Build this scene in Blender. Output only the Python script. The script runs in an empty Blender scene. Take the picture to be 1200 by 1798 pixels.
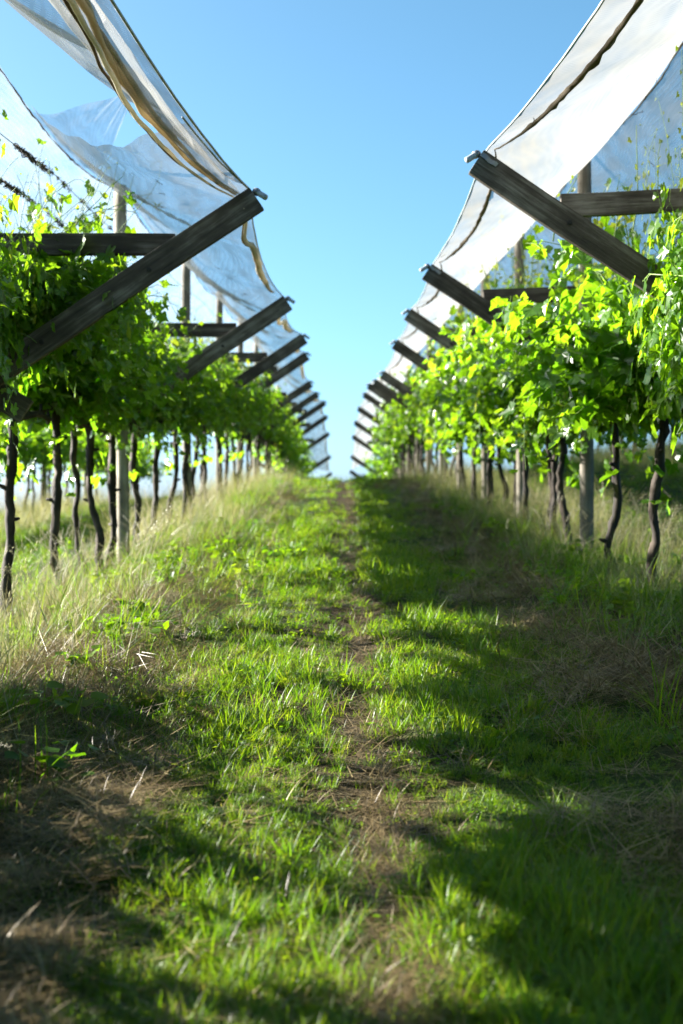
import bpy, math, random
import numpy as np
from mathutils import Vector, Matrix

# ------------------------------------------------------------------ camera, sky, sun, exposure
scene = bpy.context.scene
COL = scene.collection
EYE = 1.0                                   # camera height (world z); the lens looks level along +Y
cam_d = bpy.data.cameras.new('camera')
cam = bpy.data.objects.new('camera', cam_d); COL.objects.link(cam)
cam.location = (0, 0, EYE); cam.rotation_euler = (math.pi / 2, 0, 0)
cam_d.sensor_fit = 'VERTICAL'; cam_d.sensor_height = 36; cam_d.sensor_width = 24; cam_d.lens = 50
cam_d.clip_end = 6000
cam_d.dof.use_dof = True; cam_d.dof.focus_distance = 5.3; cam_d.dof.aperture_fstop = 3.1
scene.camera = cam

SUN_EL, SUN_AZ = 25.0, 20.0                 # sun to the left, 20 degrees ahead of square
world = bpy.data.worlds.new("World"); scene.world = world; world.use_nodes = True
wn, wl = world.node_tree.nodes, world.node_tree.links
sky = wn.new('ShaderNodeTexSky'); sky.sky_type = 'NISHITA'; sky.sun_disc = False
sky.sun_elevation = math.radians(SUN_EL); sky.sun_rotation = math.radians(-(90 - SUN_AZ))
sky.air_density = 0.45; sky.dust_density = 1.5; sky.ozone_density = 5.0
hs = wn.new('ShaderNodeHueSaturation'); hs.inputs['Saturation'].default_value = 1.02; hs.inputs['Hue'].default_value = 0.470
wl.new(sky.outputs[0], hs.inputs['Color']); wl.new(hs.outputs[0], wn['Background'].inputs[0])
wn['Background'].inputs[1].default_value = 0.057
sun_d = bpy.data.lights.new('sun', 'SUN'); sun_d.energy = 5.0; sun_d.angle = math.radians(0.53); sun_d.color = (1.0, 0.95, 0.86)
sun = bpy.data.objects.new('sun', sun_d); COL.objects.link(sun)
S = Vector((-math.cos(math.radians(SUN_AZ)) * math.cos(math.radians(SUN_EL)),
            math.sin(math.radians(SUN_AZ)) * math.cos(math.radians(SUN_EL)), math.sin(math.radians(SUN_EL))))
sun.rotation_euler = S.to_track_quat('Z', 'Y').to_euler(); sun.location = (-20, 10, 30)
vs = scene.view_settings
vs.view_transform = 'Standard'; vs.look = 'None'; vs.gamma = 1.0; vs.exposure = 2.6
try: vs.use_curve_mapping = False
except Exception: pass
cy = scene.cycles
cy.use_denoising = True; cy.max_bounces = 7; cy.diffuse_bounces = 3; cy.glossy_bounces = 2
cy.transmission_bounces = 4; cy.transparent_max_bounces = 12
cy.caustics_reflective = False; cy.caustics_refractive = False
cy.sample_clamp_indirect = 6.0

rng = np.random.default_rng(11)
random.seed(5)

# ------------------------------------------------------------------ helpers
class Geo:
    """vertices, faces and one tone per face, gathered and linked as one mesh"""
    def __init__(self): self.v = []; self.f = []; self.t = []; self.n = 0
    def add(self, v, f, tone=0.5):
        v = np.asarray(v, float).reshape(-1, 3); f = np.asarray(f, int)
        self.v.append(v); self.f.append(f + self.n); self.n += len(v)
        self.t.append(np.full(len(f), tone) if np.isscalar(tone) else np.asarray(tone, float))
    def mesh(self, name, mat, smooth=True):
        me = bpy.data.meshes.new(name)
        v = np.concatenate(self.v); me.vertices.add(len(v)); me.vertices.foreach_set('co', v.ravel())
        loops = np.concatenate([f.ravel() for f in self.f])
        cnt = np.concatenate([np.full(len(f), f.shape[1]) for f in self.f])
        me.loops.add(len(loops)); me.loops.foreach_set('vertex_index', loops.astype(np.int32))
        me.polygons.add(len(cnt))
        me.polygons.foreach_set('loop_start', np.concatenate([[0], np.cumsum(cnt)[:-1]]).astype(np.int32))
        me.polygons.foreach_set('loop_total', cnt.astype(np.int32))
        a = me.attributes.new('tone', 'FLOAT', 'FACE'); a.data.foreach_set('value', np.concatenate(self.t).astype(np.float32))
        me.polygons.foreach_set('use_smooth', np.full(len(cnt), smooth))
        me.update(calc_edges=True); me.validate()
        if mat: me.materials.append(mat)
        return me

def link(name, data, parent=None, loc=(0, 0, 0)):
    o = bpy.data.objects.new(name, data); COL.objects.link(o); o.location = loc
    if parent: o.parent = parent
    return o

def tag(o, label=None, cat=None, group=None, kind=None):
    if label: o['label'] = label
    if cat: o['category'] = cat
    if group: o['group'] = group
    if kind: o['kind'] = kind
    return o

def tube(geo, pts, rad, seg=7, tone=0.5, rough=0.0, cap=True, r=rng):
    pts = np.asarray(pts, float); n = len(pts); rad = np.broadcast_to(np.asarray(rad, float), (n,))
    tan = np.gradient(pts, axis=0); tan /= np.linalg.norm(tan, axis=1)[:, None] + 1e-9
    ref = np.array([0.31, 0.95, 0.05]) if abs(tan[:, 1]).mean() < .8 else np.array([0.05, 0.1, 1.0])
    u = np.cross(tan, ref); u /= np.linalg.norm(u, axis=1)[:, None] + 1e-9
    w = np.cross(tan, u)
    a = np.linspace(0, 2 * np.pi, seg, endpoint=False)
    rr = rad[:, None] * (1 + rough * r.normal(size=(n, seg)))
    v = pts[:, None] + rr[..., None] * (np.cos(a)[None, :, None] * u[:, None] + np.sin(a)[None, :, None] * w[:, None])
    i, j = np.meshgrid(np.arange(n - 1), np.arange(seg), indexing='ij'); j2 = (j + 1) % seg
    f = np.stack([i * seg + j, i * seg + j2, (i + 1) * seg + j2, (i + 1) * seg + j], -1).reshape(-1, 4)
    base = geo.n
    geo.add(v.reshape(-1, 3), f, tone)
    if cap:
        geo.f.append((base + np.arange(seg)[None, ::-1])); geo.t.append(np.array([tone]))
        geo.f.append((base + (n - 1) * seg + np.arange(seg)[None, :])); geo.t.append(np.array([tone]))

def box_bm(L, W, H, bev, cuts=10, wob=0.0, seed=0):
    """a plank of length L along local x, edges eased, slightly warped"""
    import bmesh
    bm = bmesh.new(); bmesh.ops.create_cube(bm, size=1)
    for v in bm.verts: v.co = Vector((v.co.x * L, v.co.y * W, v.co.z * H))
    if bev: bmesh.ops.bevel(bm, geom=bm.edges[:], offset=bev, segments=2, affect='EDGES', profile=.6)
    if cuts:
        ed = [e for e in bm.edges if abs((e.verts[0].co - e.verts[1].co).x) > L * .7]
        bmesh.ops.subdivide_edges(bm, edges=ed, cuts=cuts, use_grid_fill=False)
    rr = random.Random(seed); ph = [rr.uniform(0, 6.28) for _ in range(4)]
    for v in bm.verts:
        x = v.co.x / L
        v.co.z += wob * (math.sin(3 * x + ph[0]) + .5 * math.sin(11 * x + ph[1]))
        v.co.y += wob * .6 * (math.sin(4 * x + ph[2]) + .4 * math.sin(13 * x + ph[3]))
    return bm

def bm_mesh(name, bm, mat, smooth=False):
    me = bpy.data.meshes.new(name); bm.to_mesh(me); bm.free(); me.materials.append(mat)
    if smooth: me.polygons.foreach_set('use_smooth', [True] * len(me.polygons))
    return me

def noise1(x, seed, k=4):
    r = np.random.default_rng(seed); x = np.asarray(x, float); o = 0
    for i in range(k): o = o + np.sin(x * (1.0 + 1.7 * i) * r.uniform(.8, 1.2) + r.uniform(0, 6.28)) / (1 + i)
    return o / 2

# ------------------------------------------------------------------ materials
def mat_new(name):
    m = bpy.data.materials.new(name); m.use_nodes = True
    nt = m.node_tree; b = nt.nodes['Principled BSDF']; return m, nt, nt.nodes, nt.links, b

def ramp(N, stops):
    r = N.new('ShaderNodeValToRGB'); cr = r.color_ramp
    while len(cr.elements) < len(stops): cr.elements.new(.5)
    for e, (p, c) in zip(cr.elements, stops): e.position = p; e.color = (*c, 1)
    return r

def leafy(name, stops, trans_stops, trans, rough=.42, spec=.5, inst=False, inst_w=.35):
    """blade or leaf: a glossy diffuse face mixed with light passing through it"""
    m, nt, N, L, b = mat_new(name)
    at = N.new('ShaderNodeAttribute'); at.attribute_name = 'tone'; fac = at.outputs['Fac']
    oi = N.new('ShaderNodeObjectInfo')
    mx = N.new('ShaderNodeMath'); mx.operation = 'MULTIPLY_ADD'; mx.inputs[1].default_value = inst_w
    L.new(oi.outputs['Random'], mx.inputs[0])
    sc = N.new('ShaderNodeMath'); sc.operation = 'MULTIPLY'; sc.inputs[1].default_value = 1 - inst_w
    L.new(fac, sc.inputs[0]); L.new(sc.outputs[0], mx.inputs[2]); fac = mx.outputs[0]
    r1 = ramp(N, stops); r2 = ramp(N, trans_stops)
    L.new(fac, r1.inputs[0]); L.new(fac, r2.inputs[0])
    b.inputs['Roughness'].default_value = rough; b.inputs['Specular IOR Level'].default_value = spec
    L.new(r1.outputs[0], b.inputs['Base Color'])
    t = N.new('ShaderNodeBsdfTranslucent'); L.new(r2.outputs[0], t.inputs[0])
    mix = N.new('ShaderNodeMixShader'); mix.inputs[0].default_value = trans
    L.new(b.outputs[0], mix.inputs[1]); L.new(t.outputs[0], mix.inputs[2]); L.new(mix.outputs[0], N['Material Output'].inputs[0])
    return m

M = {}
M['vine_leaf'] = leafy('vine_leaf', [(0, (.022, .066, .007)), (.5, (.045, .112, .01)), (.85, (.08, .16, .014)), (1, (.13, .18, .025))],
                       [(0, (.13, .34, .008)), (.5, (.25, .5, .01)), (.85, (.36, .58, .014)), (1, (.46, .5, .03))], .5, rough=.32, spec=.55, inst_w=.12)
M['shoot_leaf'] = leafy('shoot_leaf', [(0, (0.0702, 0.1404, 0.0156)), (1, (0.156, 0.2028, 0.039))], [(0, (0.3276, 0.4836, 0.0234)), (1, (0.5304, 0.546, 0.0624))], .55, inst_w=.1)
M['grass'] = leafy('grass', [(0, (0.014, 0.049, 0.0035)), (.4, (0.035, 0.0875, 0.0042)), (.72, (0.08, 0.137, 0.0063)), (.86, (0.14, 0.15, 0.021)), (1, (0.26, 0.205, 0.08))],
                   [(0, (0.07, 0.238, 0.0042)), (.4, (0.21, 0.41, 0.0056)), (.78, (0.36, 0.48, 0.012)), (.9, (.42, .42, .04)), (1, (0.40, 0.33, 0.10))], .38, rough=.45, spec=.3, inst_w=.45)
M['dry'] = leafy('dry', [(0, (0.06, 0.125, 0.027)), (.52, (0.14, 0.18, 0.06)), (.7, (0.336, 0.283, 0.124)), (1, (0.442, 0.380, 0.212))],
                 [(0, (0.177, 0.265, 0.035)), (.4, (0.354, 0.354, 0.088)), (1, (0.486, 0.424, 0.221))], .35, rough=.5, inst_w=.4)
M['straw'] = leafy('straw', [(0, (.035, .022, .008)), (.4, (.09, .06, .024)), (.75, (.20, .145, .06)), (1, (.38, .30, .15))],
                   [(0, (.1, .07, .02)), (1, (.36, .28, .12))], .15, rough=.5, inst_w=.4)
M['seed'] = leafy('seed', [(0, (0.2448, 0.2304, 0.1224)), (1, (0.432, 0.4032, 0.288))], [(0, (0.288, 0.2736, 0.1296)), (1, (0.432, 0.396, 0.2592))], .35, inst_w=.3)

def wood(name, dark, mid, lite, stretch):
    m, nt, N, L, b = mat_new(name)
    tc = N.new('ShaderNodeTexCoord'); mp = N.new('ShaderNodeMapping'); mp.inputs['Scale'].default_value = stretch
    oi = N.new('ShaderNodeObjectInfo')
    ad = N.new('ShaderNodeVectorMath'); ad.operation = 'ADD'
    cb = N.new('ShaderNodeCombineXYZ'); ml = N.new('ShaderNodeMath'); ml.operation = 'MULTIPLY'; ml.inputs[1].default_value = 40
    L.new(oi.outputs['Random'], ml.inputs[0])
    for i in range(3): L.new(ml.outputs[0], cb.inputs[i])
    L.new(tc.outputs['Object'], ad.inputs[0]); L.new(cb.outputs[0], ad.inputs[1]); L.new(ad.outputs[0], mp.inputs[0])
    n1 = N.new('ShaderNodeTexNoise'); n1.inputs['Scale'].default_value = 1; n1.inputs['Detail'].default_value = 8; n1.inputs['Roughness'].default_value = .7
    L.new(mp.outputs[0], n1.inputs['Vector'])
    n2 = N.new('ShaderNodeTexNoise'); n2.inputs['Scale'].default_value = 5; n2.inputs['Detail'].default_value = 4
    L.new(ad.outputs[0], n2.inputs['Vector'])
    mm = N.new('ShaderNodeMath'); mm.operation = 'MULTIPLY_ADD'; mm.inputs[1].default_value = .65
    m3 = N.new('ShaderNodeMath'); m3.operation = 'MULTIPLY'; m3.inputs[1].default_value = .4
    L.new(n2.outputs['Fac'], m3.inputs[0]); L.new(n1.outputs['Fac'], mm.inputs[0]); L.new(m3.outputs[0], mm.inputs[2])
    r = ramp(N, [(.36, dark), (.52, mid), (.68, lite)]); L.new(mm.outputs[0], r.inputs[0])
    va = N.new('ShaderNodeMapRange'); va.inputs['To Min'].default_value = .7; va.inputs['To Max'].default_value = 1.45; L.new(oi.outputs['Random'], va.inputs['Value'])
    hv = N.new('ShaderNodeHueSaturation'); L.new(va.outputs[0], hv.inputs['Value']); L.new(r.outputs[0], hv.inputs['Color']); L.new(hv.outputs[0], b.inputs['Base Color'])
    b.inputs['Roughness'].default_value = .75; b.inputs['Specular IOR Level'].default_value = .35
    bp = N.new('ShaderNodeBump'); bp.inputs['Strength'].default_value = .8; bp.inputs['Distance'].default_value = .009
    L.new(n1.outputs['Fac'], bp.inputs['Height']); L.new(bp.outputs[0], b.inputs['Normal'])
    return m
M['plank'] = wood('plank', (.016, .012, .009), (.062, .05, .039), (.2, .18, .155), (2.2, 34, 34))
M['post'] = wood('post', (.09, .075, .05), (.19, .165, .125), (.34, .31, .25), (26, 26, 1.6))
M['bark'] = wood('bark', (.008, .006, .004), (.024, .017, .012), (.085, .062, .042), (30, 30, 6))

def plain(name, col, rough=.5, metal=0.0, var=.25, scale=30):
    m, nt, N, L, b = mat_new(name)
    n = N.new('ShaderNodeTexNoise'); n.inputs['Scale'].default_value = scale; n.inputs['Detail'].default_value = 5
    r = ramp(N, [(.3, tuple(c * (1 - var) for c in col)), (.7, tuple(min(1, c * (1 + var)) for c in col))])
    tc = N.new('ShaderNodeTexCoord'); L.new(tc.outputs['Object'], n.inputs['Vector'])
    L.new(n.outputs['Fac'], r.inputs[0]); L.new(r.outputs[0], b.inputs['Base Color'])
    b.inputs['Roughness'].default_value = rough; b.inputs['Metallic'].default_value = metal
    return m
M['pvc'] = plain('pvc', (.3, .33, .36), .45)
M['strap'] = plain('strap', (.2, .21, .22), .5, .8)
M['hole'] = plain('hole', (.015, .014, .012), .8)
M['wire'] = plain('wire', (.2, .2, .2), .5, .7)
M['shoot_stem'] = plain('shoot_stem', (.16, .26, .05), .45)
M['tendril'] = plain('tendril', (.045, .032, .022), .8)
M['red'] = plain('red', (.6, .04, .06), .5)

M['cord'] = leafy('cord', [(0, (.36, .30, .2)), (1, (.52, .45, .32))], [(0, (.52, .43, .28)), (1, (.68, .58, .41))], .5, rough=.8, spec=.1, inst_w=1)
M['cord_pale'] = leafy('cord_pale', [(0, (.5, .46, .36)), (1, (.6, .56, .45))], [(0, (.66, .6, .46)), (1, (.76, .7, .56))], .5, rough=.8, spec=.1, inst_w=1)
M['cord_grey'] = leafy('cord_grey', [(0, (.13, .11, .08)), (1, (.22, .18, .13))], [(0, (.2, .16, .11)), (1, (.3, .25, .18))], .35, rough=.8, spec=.1, inst_w=1)

def net_material(name, white, clear_lo, clear_hi):
    m, nt, N, L, b = mat_new(name); N.remove(b)
    tc = N.new('ShaderNodeTexCoord')
    mp = N.new('ShaderNodeMapping'); mp.inputs['Scale'].default_value = (5, 1.1, 5); L.new(tc.outputs['Object'], mp.inputs[0])
    n1 = N.new('ShaderNodeTexNoise'); n1.inputs['Scale'].default_value = 1.6; n1.inputs['Detail'].default_value = 5; L.new(mp.outputs[0], n1.inputs['Vector'])
    wv = N.new('ShaderNodeMath'); wv.operation = 'MAXIMUM'
    for q, ax in enumerate('YZ'):
        w_ = N.new('ShaderNodeTexWave'); w_.inputs['Scale'].default_value = (13, 17)[q]; w_.inputs['Distortion'].default_value = 1.6; w_.inputs['Detail Scale'].default_value = .6
        w_.wave_type = 'BANDS'; w_.bands_direction = ax; L.new(tc.outputs['Object'], w_.inputs['Vector']); L.new(w_.outputs['Fac'], wv.inputs[q])
    mr = N.new('ShaderNodeMapRange'); mr.inputs['From Min'].default_value = .32; mr.inputs['From Max'].default_value = .68
    mr.inputs['To Min'].default_value = clear_lo + .07; mr.inputs['To Max'].default_value = clear_hi + .12; L.new(n1.outputs['Fac'], mr.inputs['Value'])
    ma = N.new('ShaderNodeMath'); ma.operation = 'MULTIPLY_ADD'; ma.inputs[1].default_value = -.16; L.new(wv.outputs[0], ma.inputs[0]); L.new(mr.outputs[0], ma.inputs[2])
    n2 = N.new('ShaderNodeTexNoise'); n2.inputs['Scale'].default_value = 2.2; n2.inputs['Detail'].default_value = 6; L.new(tc.outputs['Object'], n2.inputs['Vector'])
    r = ramp(N, [(.3, tuple(c * .82 for c in (white[0], white[1] * .98, white[2] * .93))), (.6, white)]); L.new(n2.outputs['Fac'], r.inputs[0])
    d = N.new('ShaderNodeBsdfDiffuse'); t = N.new('ShaderNodeBsdfTranslucent'); L.new(r.outputs[0], d.inputs[0]); L.new(r.outputs[0], t.inputs[0])
    mx = N.new('ShaderNodeMixShader'); mx.inputs[0].default_value = .5; L.new(d.outputs[0], mx.inputs[1]); L.new(t.outputs[0], mx.inputs[2])
    tr = N.new('ShaderNodeBsdfTransparent'); m2 = N.new('ShaderNodeMixShader')
    L.new(ma.outputs[0], m2.inputs[0]); L.new(mx.outputs[0], m2.inputs[1]); L.new(tr.outputs[0], m2.inputs[2])
    L.new(m2.outputs[0], N['Material Output'].inputs[0])
    return m
M['net'] = net_material('net', (.35, .35, .34), .34, .58)
M['net_clear'] = net_material('net_clear', (.33, .34, .345), .60, .78)
M['net_dense'] = net_material('net_dense', (.33, .33, .322), .12, .34)

# ------------------------------------------------------------------ terrain
_Y = np.array([-60, -5, 0, 10, 20, 25, 29, 33, 37, 41, 45, 50, 60, 80, 120, 300, 900, 5000.])
_Z = np.array([-4.4, -1.28, -1.0, -.44, .12, .40, .60, .68, .58, .36, .06, -.38, -1.5, -4.5, -11, -38, -60, -60.]) + EYE
_m = np.gradient(_Z, _Y)
def profile(y):
    y = np.clip(np.asarray(y, float), _Y[0], _Y[-1]); i = np.clip(np.searchsorted(_Y, y) - 1, 0, len(_Y) - 2)
    h = _Y[i + 1] - _Y[i]; t = (y - _Y[i]) / h
    return ((2*t**3 - 3*t**2 + 1) * _Z[i] + (t**3 - 2*t**2 + t) * h * _m[i] + (-2*t**3 + 3*t**2) * _Z[i+1] + (t**3 - t**2) * h * _m[i+1])
def ground(x, y):
    x = np.asarray(x, float); y = np.asarray(y, float)
    z = profile(y)
    z = z - .125 * np.clip(-1.9 - x, 0, 14) * np.clip((y - 2) / 12, .3, 1) + .15 * np.clip(x - 2.2, 0, 10)
    z = z - .13 * (1 - np.exp(-(np.clip(-1.0 - x, 0, 9) / .6) ** 2))              # the left verge lies a little lower
    z = z - .035 * np.exp(-((x - .08) / .16) ** 2) - .02 * np.exp(-((np.abs(x - .02) - .75) / .25) ** 2)
    near = np.exp(-np.abs(y) / 60)
    z = z + near * (.018 * np.sin(2.9 * x + 1.3 * y) * np.sin(1.7 * y + .6) + .012 * np.sin(5.3 * x - 3.1 * y + 2) + .007 * np.sin(11 * x + 7.7 * y))
    return z

def build_ground():
    xs = np.concatenate([[-4000, -1500, -500, -200, -90, -45, -25, -16], np.arange(-12, -3, .35), np.arange(-3, 3, .07), np.arange(3, 12, .35), [16, 25, 45, 90, 200, 500, 1500, 4000]])
    ys = np.concatenate([[-4000, -900, -200, -60, -25, -12, -6, -2, 0, 1], np.arange(1.5, 9, .07), np.arange(9, 20, .15), np.arange(20, 60, .45), [65, 72, 80, 95, 120, 170, 300, 600, 1200, 2500, 4800]])
    X, Y = np.meshgrid(xs, ys); Z = ground(X, Y)
    nx = len(xs); i, j = np.meshgrid(np.arange(len(ys) - 1), np.arange(nx - 1), indexing='ij')
    f = np.stack([i*nx + j, i*nx + j + 1, (i+1)*nx + j + 1, (i+1)*nx + j], -1).reshape(-1, 4)
    g = Geo(); g.add(np.stack([X, Y, Z], -1).reshape(-1, 3), f)
    m, nt, N, L, b = mat_new('soil')
    geo = N.new('ShaderNodeNewGeometry'); sep = N.new('ShaderNodeSeparateXYZ'); L.new(geo.outputs['Position'], sep.inputs[0])
    n1 = N.new('ShaderNodeTexNoise'); n1.inputs['Scale'].default_value = 2.6; n1.inputs['Detail'].default_value = 6
    n2 = N.new('ShaderNodeTexNoise'); n2.inputs['Scale'].default_value = 45; n2.inputs['Detail'].default_value = 6; n2.inputs['Roughness'].default_value = .7
    vo = N.new('ShaderNodeTexVoronoi'); vo.inputs['Scale'].default_value = 90
    for n in (n1, n2, vo): L.new(geo.outputs['Position'], n.inputs['Vector'])
    soil = ramp(N, [(.3, (.012, .008, .003)), (.48, (.042, .030, .013)), (.62, (.10, .073, .033)), (.8, (.2, .155, .075))]); L.new(n2.outputs['Fac'], soil.inputs[0])
    moss = ramp(N, [(.3, (.012, .032, .004)), (.7, (.04, .075, .009))]); L.new(n2.outputs['Fac'], moss.inputs[0])
    # green further from the worn middle track and from the banks below the vines
    ab = N.new('ShaderNodeMath'); ab.operation = 'ABSOLUTE'; L.new(sep.outputs[0], ab.inputs[0])
    band = ramp(N, [(.0, (.05,)*3), (.08, (.2,)*3), (.22, (.75,)*3), (.45, (.7,)*3), (.62, (.12,)*3), (.9, (.3,)*3), (1, (.6,)*3)])
    dv = N.new('ShaderNodeMath'); dv.operation = 'MULTIPLY'; dv.inputs[1].default_value = .5; L.new(ab.outputs[0], dv.inputs[0]); L.new(dv.outputs[0], band.inputs[0])
    ad = N.new('ShaderNodeMath'); ad.operation = 'ADD'; L.new(band.outputs[0], ad.inputs[0]); L.new(n1.outputs['Fac'], ad.inputs[1])
    st = N.new('ShaderNodeMapRange'); st.inputs['From Min'].default_value = .75; st.inputs['From Max'].default_value = 1.15; L.new(ad.outputs[0], st.inputs['Value'])
    mx = N.new('ShaderNodeMix'); mx.data_type = 'RGBA'; L.new(st.outputs[0], mx.inputs[0]); L.new(soil.outputs[0], mx.inputs[6]); L.new(moss.outputs[0], mx.inputs[7])
    L.new(mx.outputs[2], b.inputs['Base Color']); b.inputs['Roughness'].default_value = .95; b.inputs['Specular IOR Level'].default_value = .15
    bp = N.new('ShaderNodeBump'); bp.inputs['Strength'].default_value = .9; bp.inputs['Distance'].default_value = .03
    hh = N.new('ShaderNodeMath'); hh.operation = 'ADD'; L.new(n2.outputs['Fac'], hh.inputs[0]); L.new(vo.outputs['Distance'], hh.inputs[1])
    L.new(hh.outputs[0], bp.inputs['Height']); L.new(bp.outputs[0], b.inputs['Normal'])
    tag(link('ground', g.mesh('ground', m)), kind='structure')
build_ground()

# ------------------------------------------------------------------ trellis frames
ORD = ['nearest', 'second', 'third', 'fourth', 'fifth', 'sixth', 'seventh', 'eighth', 'ninth', 'tenth', 'eleventh', 'twelfth', 'thirteenth', 'fourteenth']
# y, post x, tip x, tip z above eye  (one entry per frame of the row, near to far)
LEFT = [(3.1, -1.95, -.80, 1.58), (7.7, -1.93, -.44, 1.72), (12.3, -1.90, -.445, 1.84), (17.2, -1.87, -.43, 2.13), (21.8, -1.87, -.51, 2.43),
        (26.4, -1.88, -.55, 2.42), (31.0, -1.87, -.50, 2.60), (35.6, -1.82, -.40, 2.77), (40.2, -1.8, -.40, 2.72), (44.8, -1.78, -.39, 2.50), (49.4, -1.76, -.38, 1.96), (54.0, -1.75, -.37, 1.5)]
RIGHT = [(3.5, 1.95, .90, 1.60), (7.3, 1.90, .66, 1.81), (11.2, 1.92, .645, 1.915), (15.1, 1.90, .67, 2.12), (18.8, 1.90, .67, 2.24),
         (22.5, 1.88, .61, 2.20), (26.2, 1.86, .575, 2.42), (29.9, 1.84, .537, 2.68), (33.6, 1.8, .50, 2.80), (37.4, 1.75, .42, 2.75),
         (41.1, 1.7, .36, 2.61), (44.8, 1.66, .33, 2.40), (48.5, 1.64, .31, 1.92), (52.3, 1.62, .30, 1.52)]
LEFT = [(y, p, t - (.055 if y > 5 else -.02), z + .02) for y, p, t, z in LEFT]
RIGHT = [(y, p, t + (.065 if y > 5 else -.03), z + .03) for y, p, t, z in RIGHT]
POST_H = 3.27

def beam(name, p0, p1, w, t, mat, parent, base, seed, bev=.006):
    p0, p1 = Vector(p0), Vector(p1); d = p1 - p0
    me = bm_mesh(name, box_bm(d.length, t, w, bev, 12, .004, seed), mat)
    o = link(name, me, parent); ax = d.normalized(); yv = Vector((0, 1, 0)); zv = ax.cross(yv)
    mid = (p0 + p1) / 2 - base
    o.matrix_local = Matrix(((ax.x, yv.x, zv.x, mid.x), (ax.y, yv.y, zv.y, mid.y), (ax.z, yv.z, zv.z, mid.z), (0, 0, 0, 1)))
    return o

def rod(name, p0, p1, r, mat, parent, base, seg=12, bev=.15):
    """short round piece with eased ends"""
    g = Geo(); p0, p1 = np.array(p0) - np.array(base), np.array(p1) - np.array(base); e = (p1 - p0) * .06
    tube(g, [p0, p0 + e, p1 - e, p1], [r * (1 - bev), r, r, r * (1 - bev)], seg)
    return link(name, g.mesh(name, mat, True), parent)

def post_mesh(h, r, seed):
    rr = np.random.default_rng(seed); g = Geo(); n = 14; z = np.linspace(-.25, h, n)
    pts = np.stack([.012 * np.sin(z * 1.1 + seed), .012 * np.cos(z * .9 + seed), z], -1)
    rad = r * (1 + .03 * np.sin(z * 2.3 + seed)); rad[-1] *= .93
    tube(g, pts, rad, 14, .5, .018, True, rr)
    return g.mesh('post', M['post'])

FRAMES = {}
def frame(side, k, spec, total):
    y, px, tx, tz = spec; s = 1 if tx > px else -1      # s: direction from the post to the path
    zt = tz + EYE; gz = float(ground(px, y))
    root = link('vine_trellis', None, None, (px, y, gz)); root.empty_display_size = .3
    row = 'left' if side == 'L' else 'right'
    look = {('L', 1): 'weathered trellis with long silvery arm and grey pipe end, big at the left',
            ('R', 1): 'weathered trellis with dark arm and perforated metal strap, big at the right'}.get((row[0].upper(), k))
    if not look:
        if k == 0: look = f'timber trellis nearest the camera in the {row} row, mostly out of view'
        else: look = f'weathered timber trellis, {ORD[k - 1]} arm along the path edge of the {row} row'
    tag(root, look, 'trellis', f'timber trellis frames of the {row} row')
    b = Vector((px, y, gz)); sd = k * 7 + (0 if side == 'L' else 100)
    link('post', post_mesh(POST_H, .054, sd), root)
    apex = Vector((px, y, zt - (abs(tx - px)) * .67))
    tip = Vector((tx, y, zt))
    dirv = (tip - apex).normalized()
    off = Vector((0, -.085, 0)); low = apex - dirv * .30
    up = Vector((-dirv.z * s, 0, dirv.x * s)); half = up * .075
    arm = beam('arm', low + off - half * 1.0, tip + off - half * 1.0, .14, .05, M['plank'], root, b, sd + 1)
    # the arm that reaches to the other side of the row, behind the post
    d2 = Vector((-dirv.x, 0, dirv.z)); off2 = Vector((0, .085, 0)); tip2 = Vector((2 * px - tx, y, zt - .05)); ap2 = Vector((px, y, apex.z))
    up2 = Vector((d2.z * s, 0, -d2.x * s)) * .075
    beam('arm', ap2 - d2 * .30 + off2 - up2, tip2 + off2 - up2, .14, .05, M['plank'], root, b, sd + 2)
    # cross beam tying both arms
    tilt = .03 * (1 if side == 'R' else 0)
    hz = tip.z - (.265 if side == 'L' else .235)
    xr = abs(tx - px) - .42
    beam('cross_beam', (px + s * xr, y - .032, hz), (px - s * xr, y - .032, hz + tilt * 2), .12, .045, M['plank'], root, b, sd + 3).location.y = .137
    # a bolt head where arm and cross beam meet, another near the post
    for q in (.60, .2):
        c = apex.lerp(tip, q) + off - half
        rod('bolt', c + Vector((0, -.024, 0)), c + Vector((0, -.034, 0)), .013, M['hole'], root, b, 8)
    # pipe end and clamp at the tip of the arm
    c = tip + off - half + dirv * .02 + up * .03
    dd = Vector((dirv.x * .75, -.35, -.45)).normalized()
    pe = rod('pipe_end', c - dd * .02, c + dd * .07, .016, M['pvc'], root, b, 14, .05)
    rod('clamp', c - dd * .012, c + dd * .012, .021, M['strap'], pe, b, 8)
    if side == 'R' and k <= 2:
        st0 = tip + off + Vector((0, -.028, 0)) + up * -.03; st1 = st0 - dirv * .10 + up * -.012
        sb = beam('strap', st0, st1, .024, .005, M['strap'], root, b, sd + 9, .001)
        for q in range(6):
            c = st0.lerp(st1, (q + .5) / 6); rod('strap_hole', c + Vector((0, -.0035, 0)), c + Vector((0, -.005, 0)), .0065, M['hole'], sb, b, 8).location = sb.matrix_local.inverted().translation
            h_ = sb.children[-1] if len(sb.children) else None
            h_.matrix_parent_inverse = Matrix.Identity(4); h_.matrix_local = sb.matrix_local.inverted()
    return dict(tip=tip + up * .01, tip2=tip2, ridge=Vector((px, y, gz + POST_H - .02)), y=y)

for sd_, specs in (('L', LEFT), ('R', RIGHT)):
    FRAMES[sd_] = [frame(sd_, k, sp, len(specs)) for k, sp in enumerate(specs)]

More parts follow.
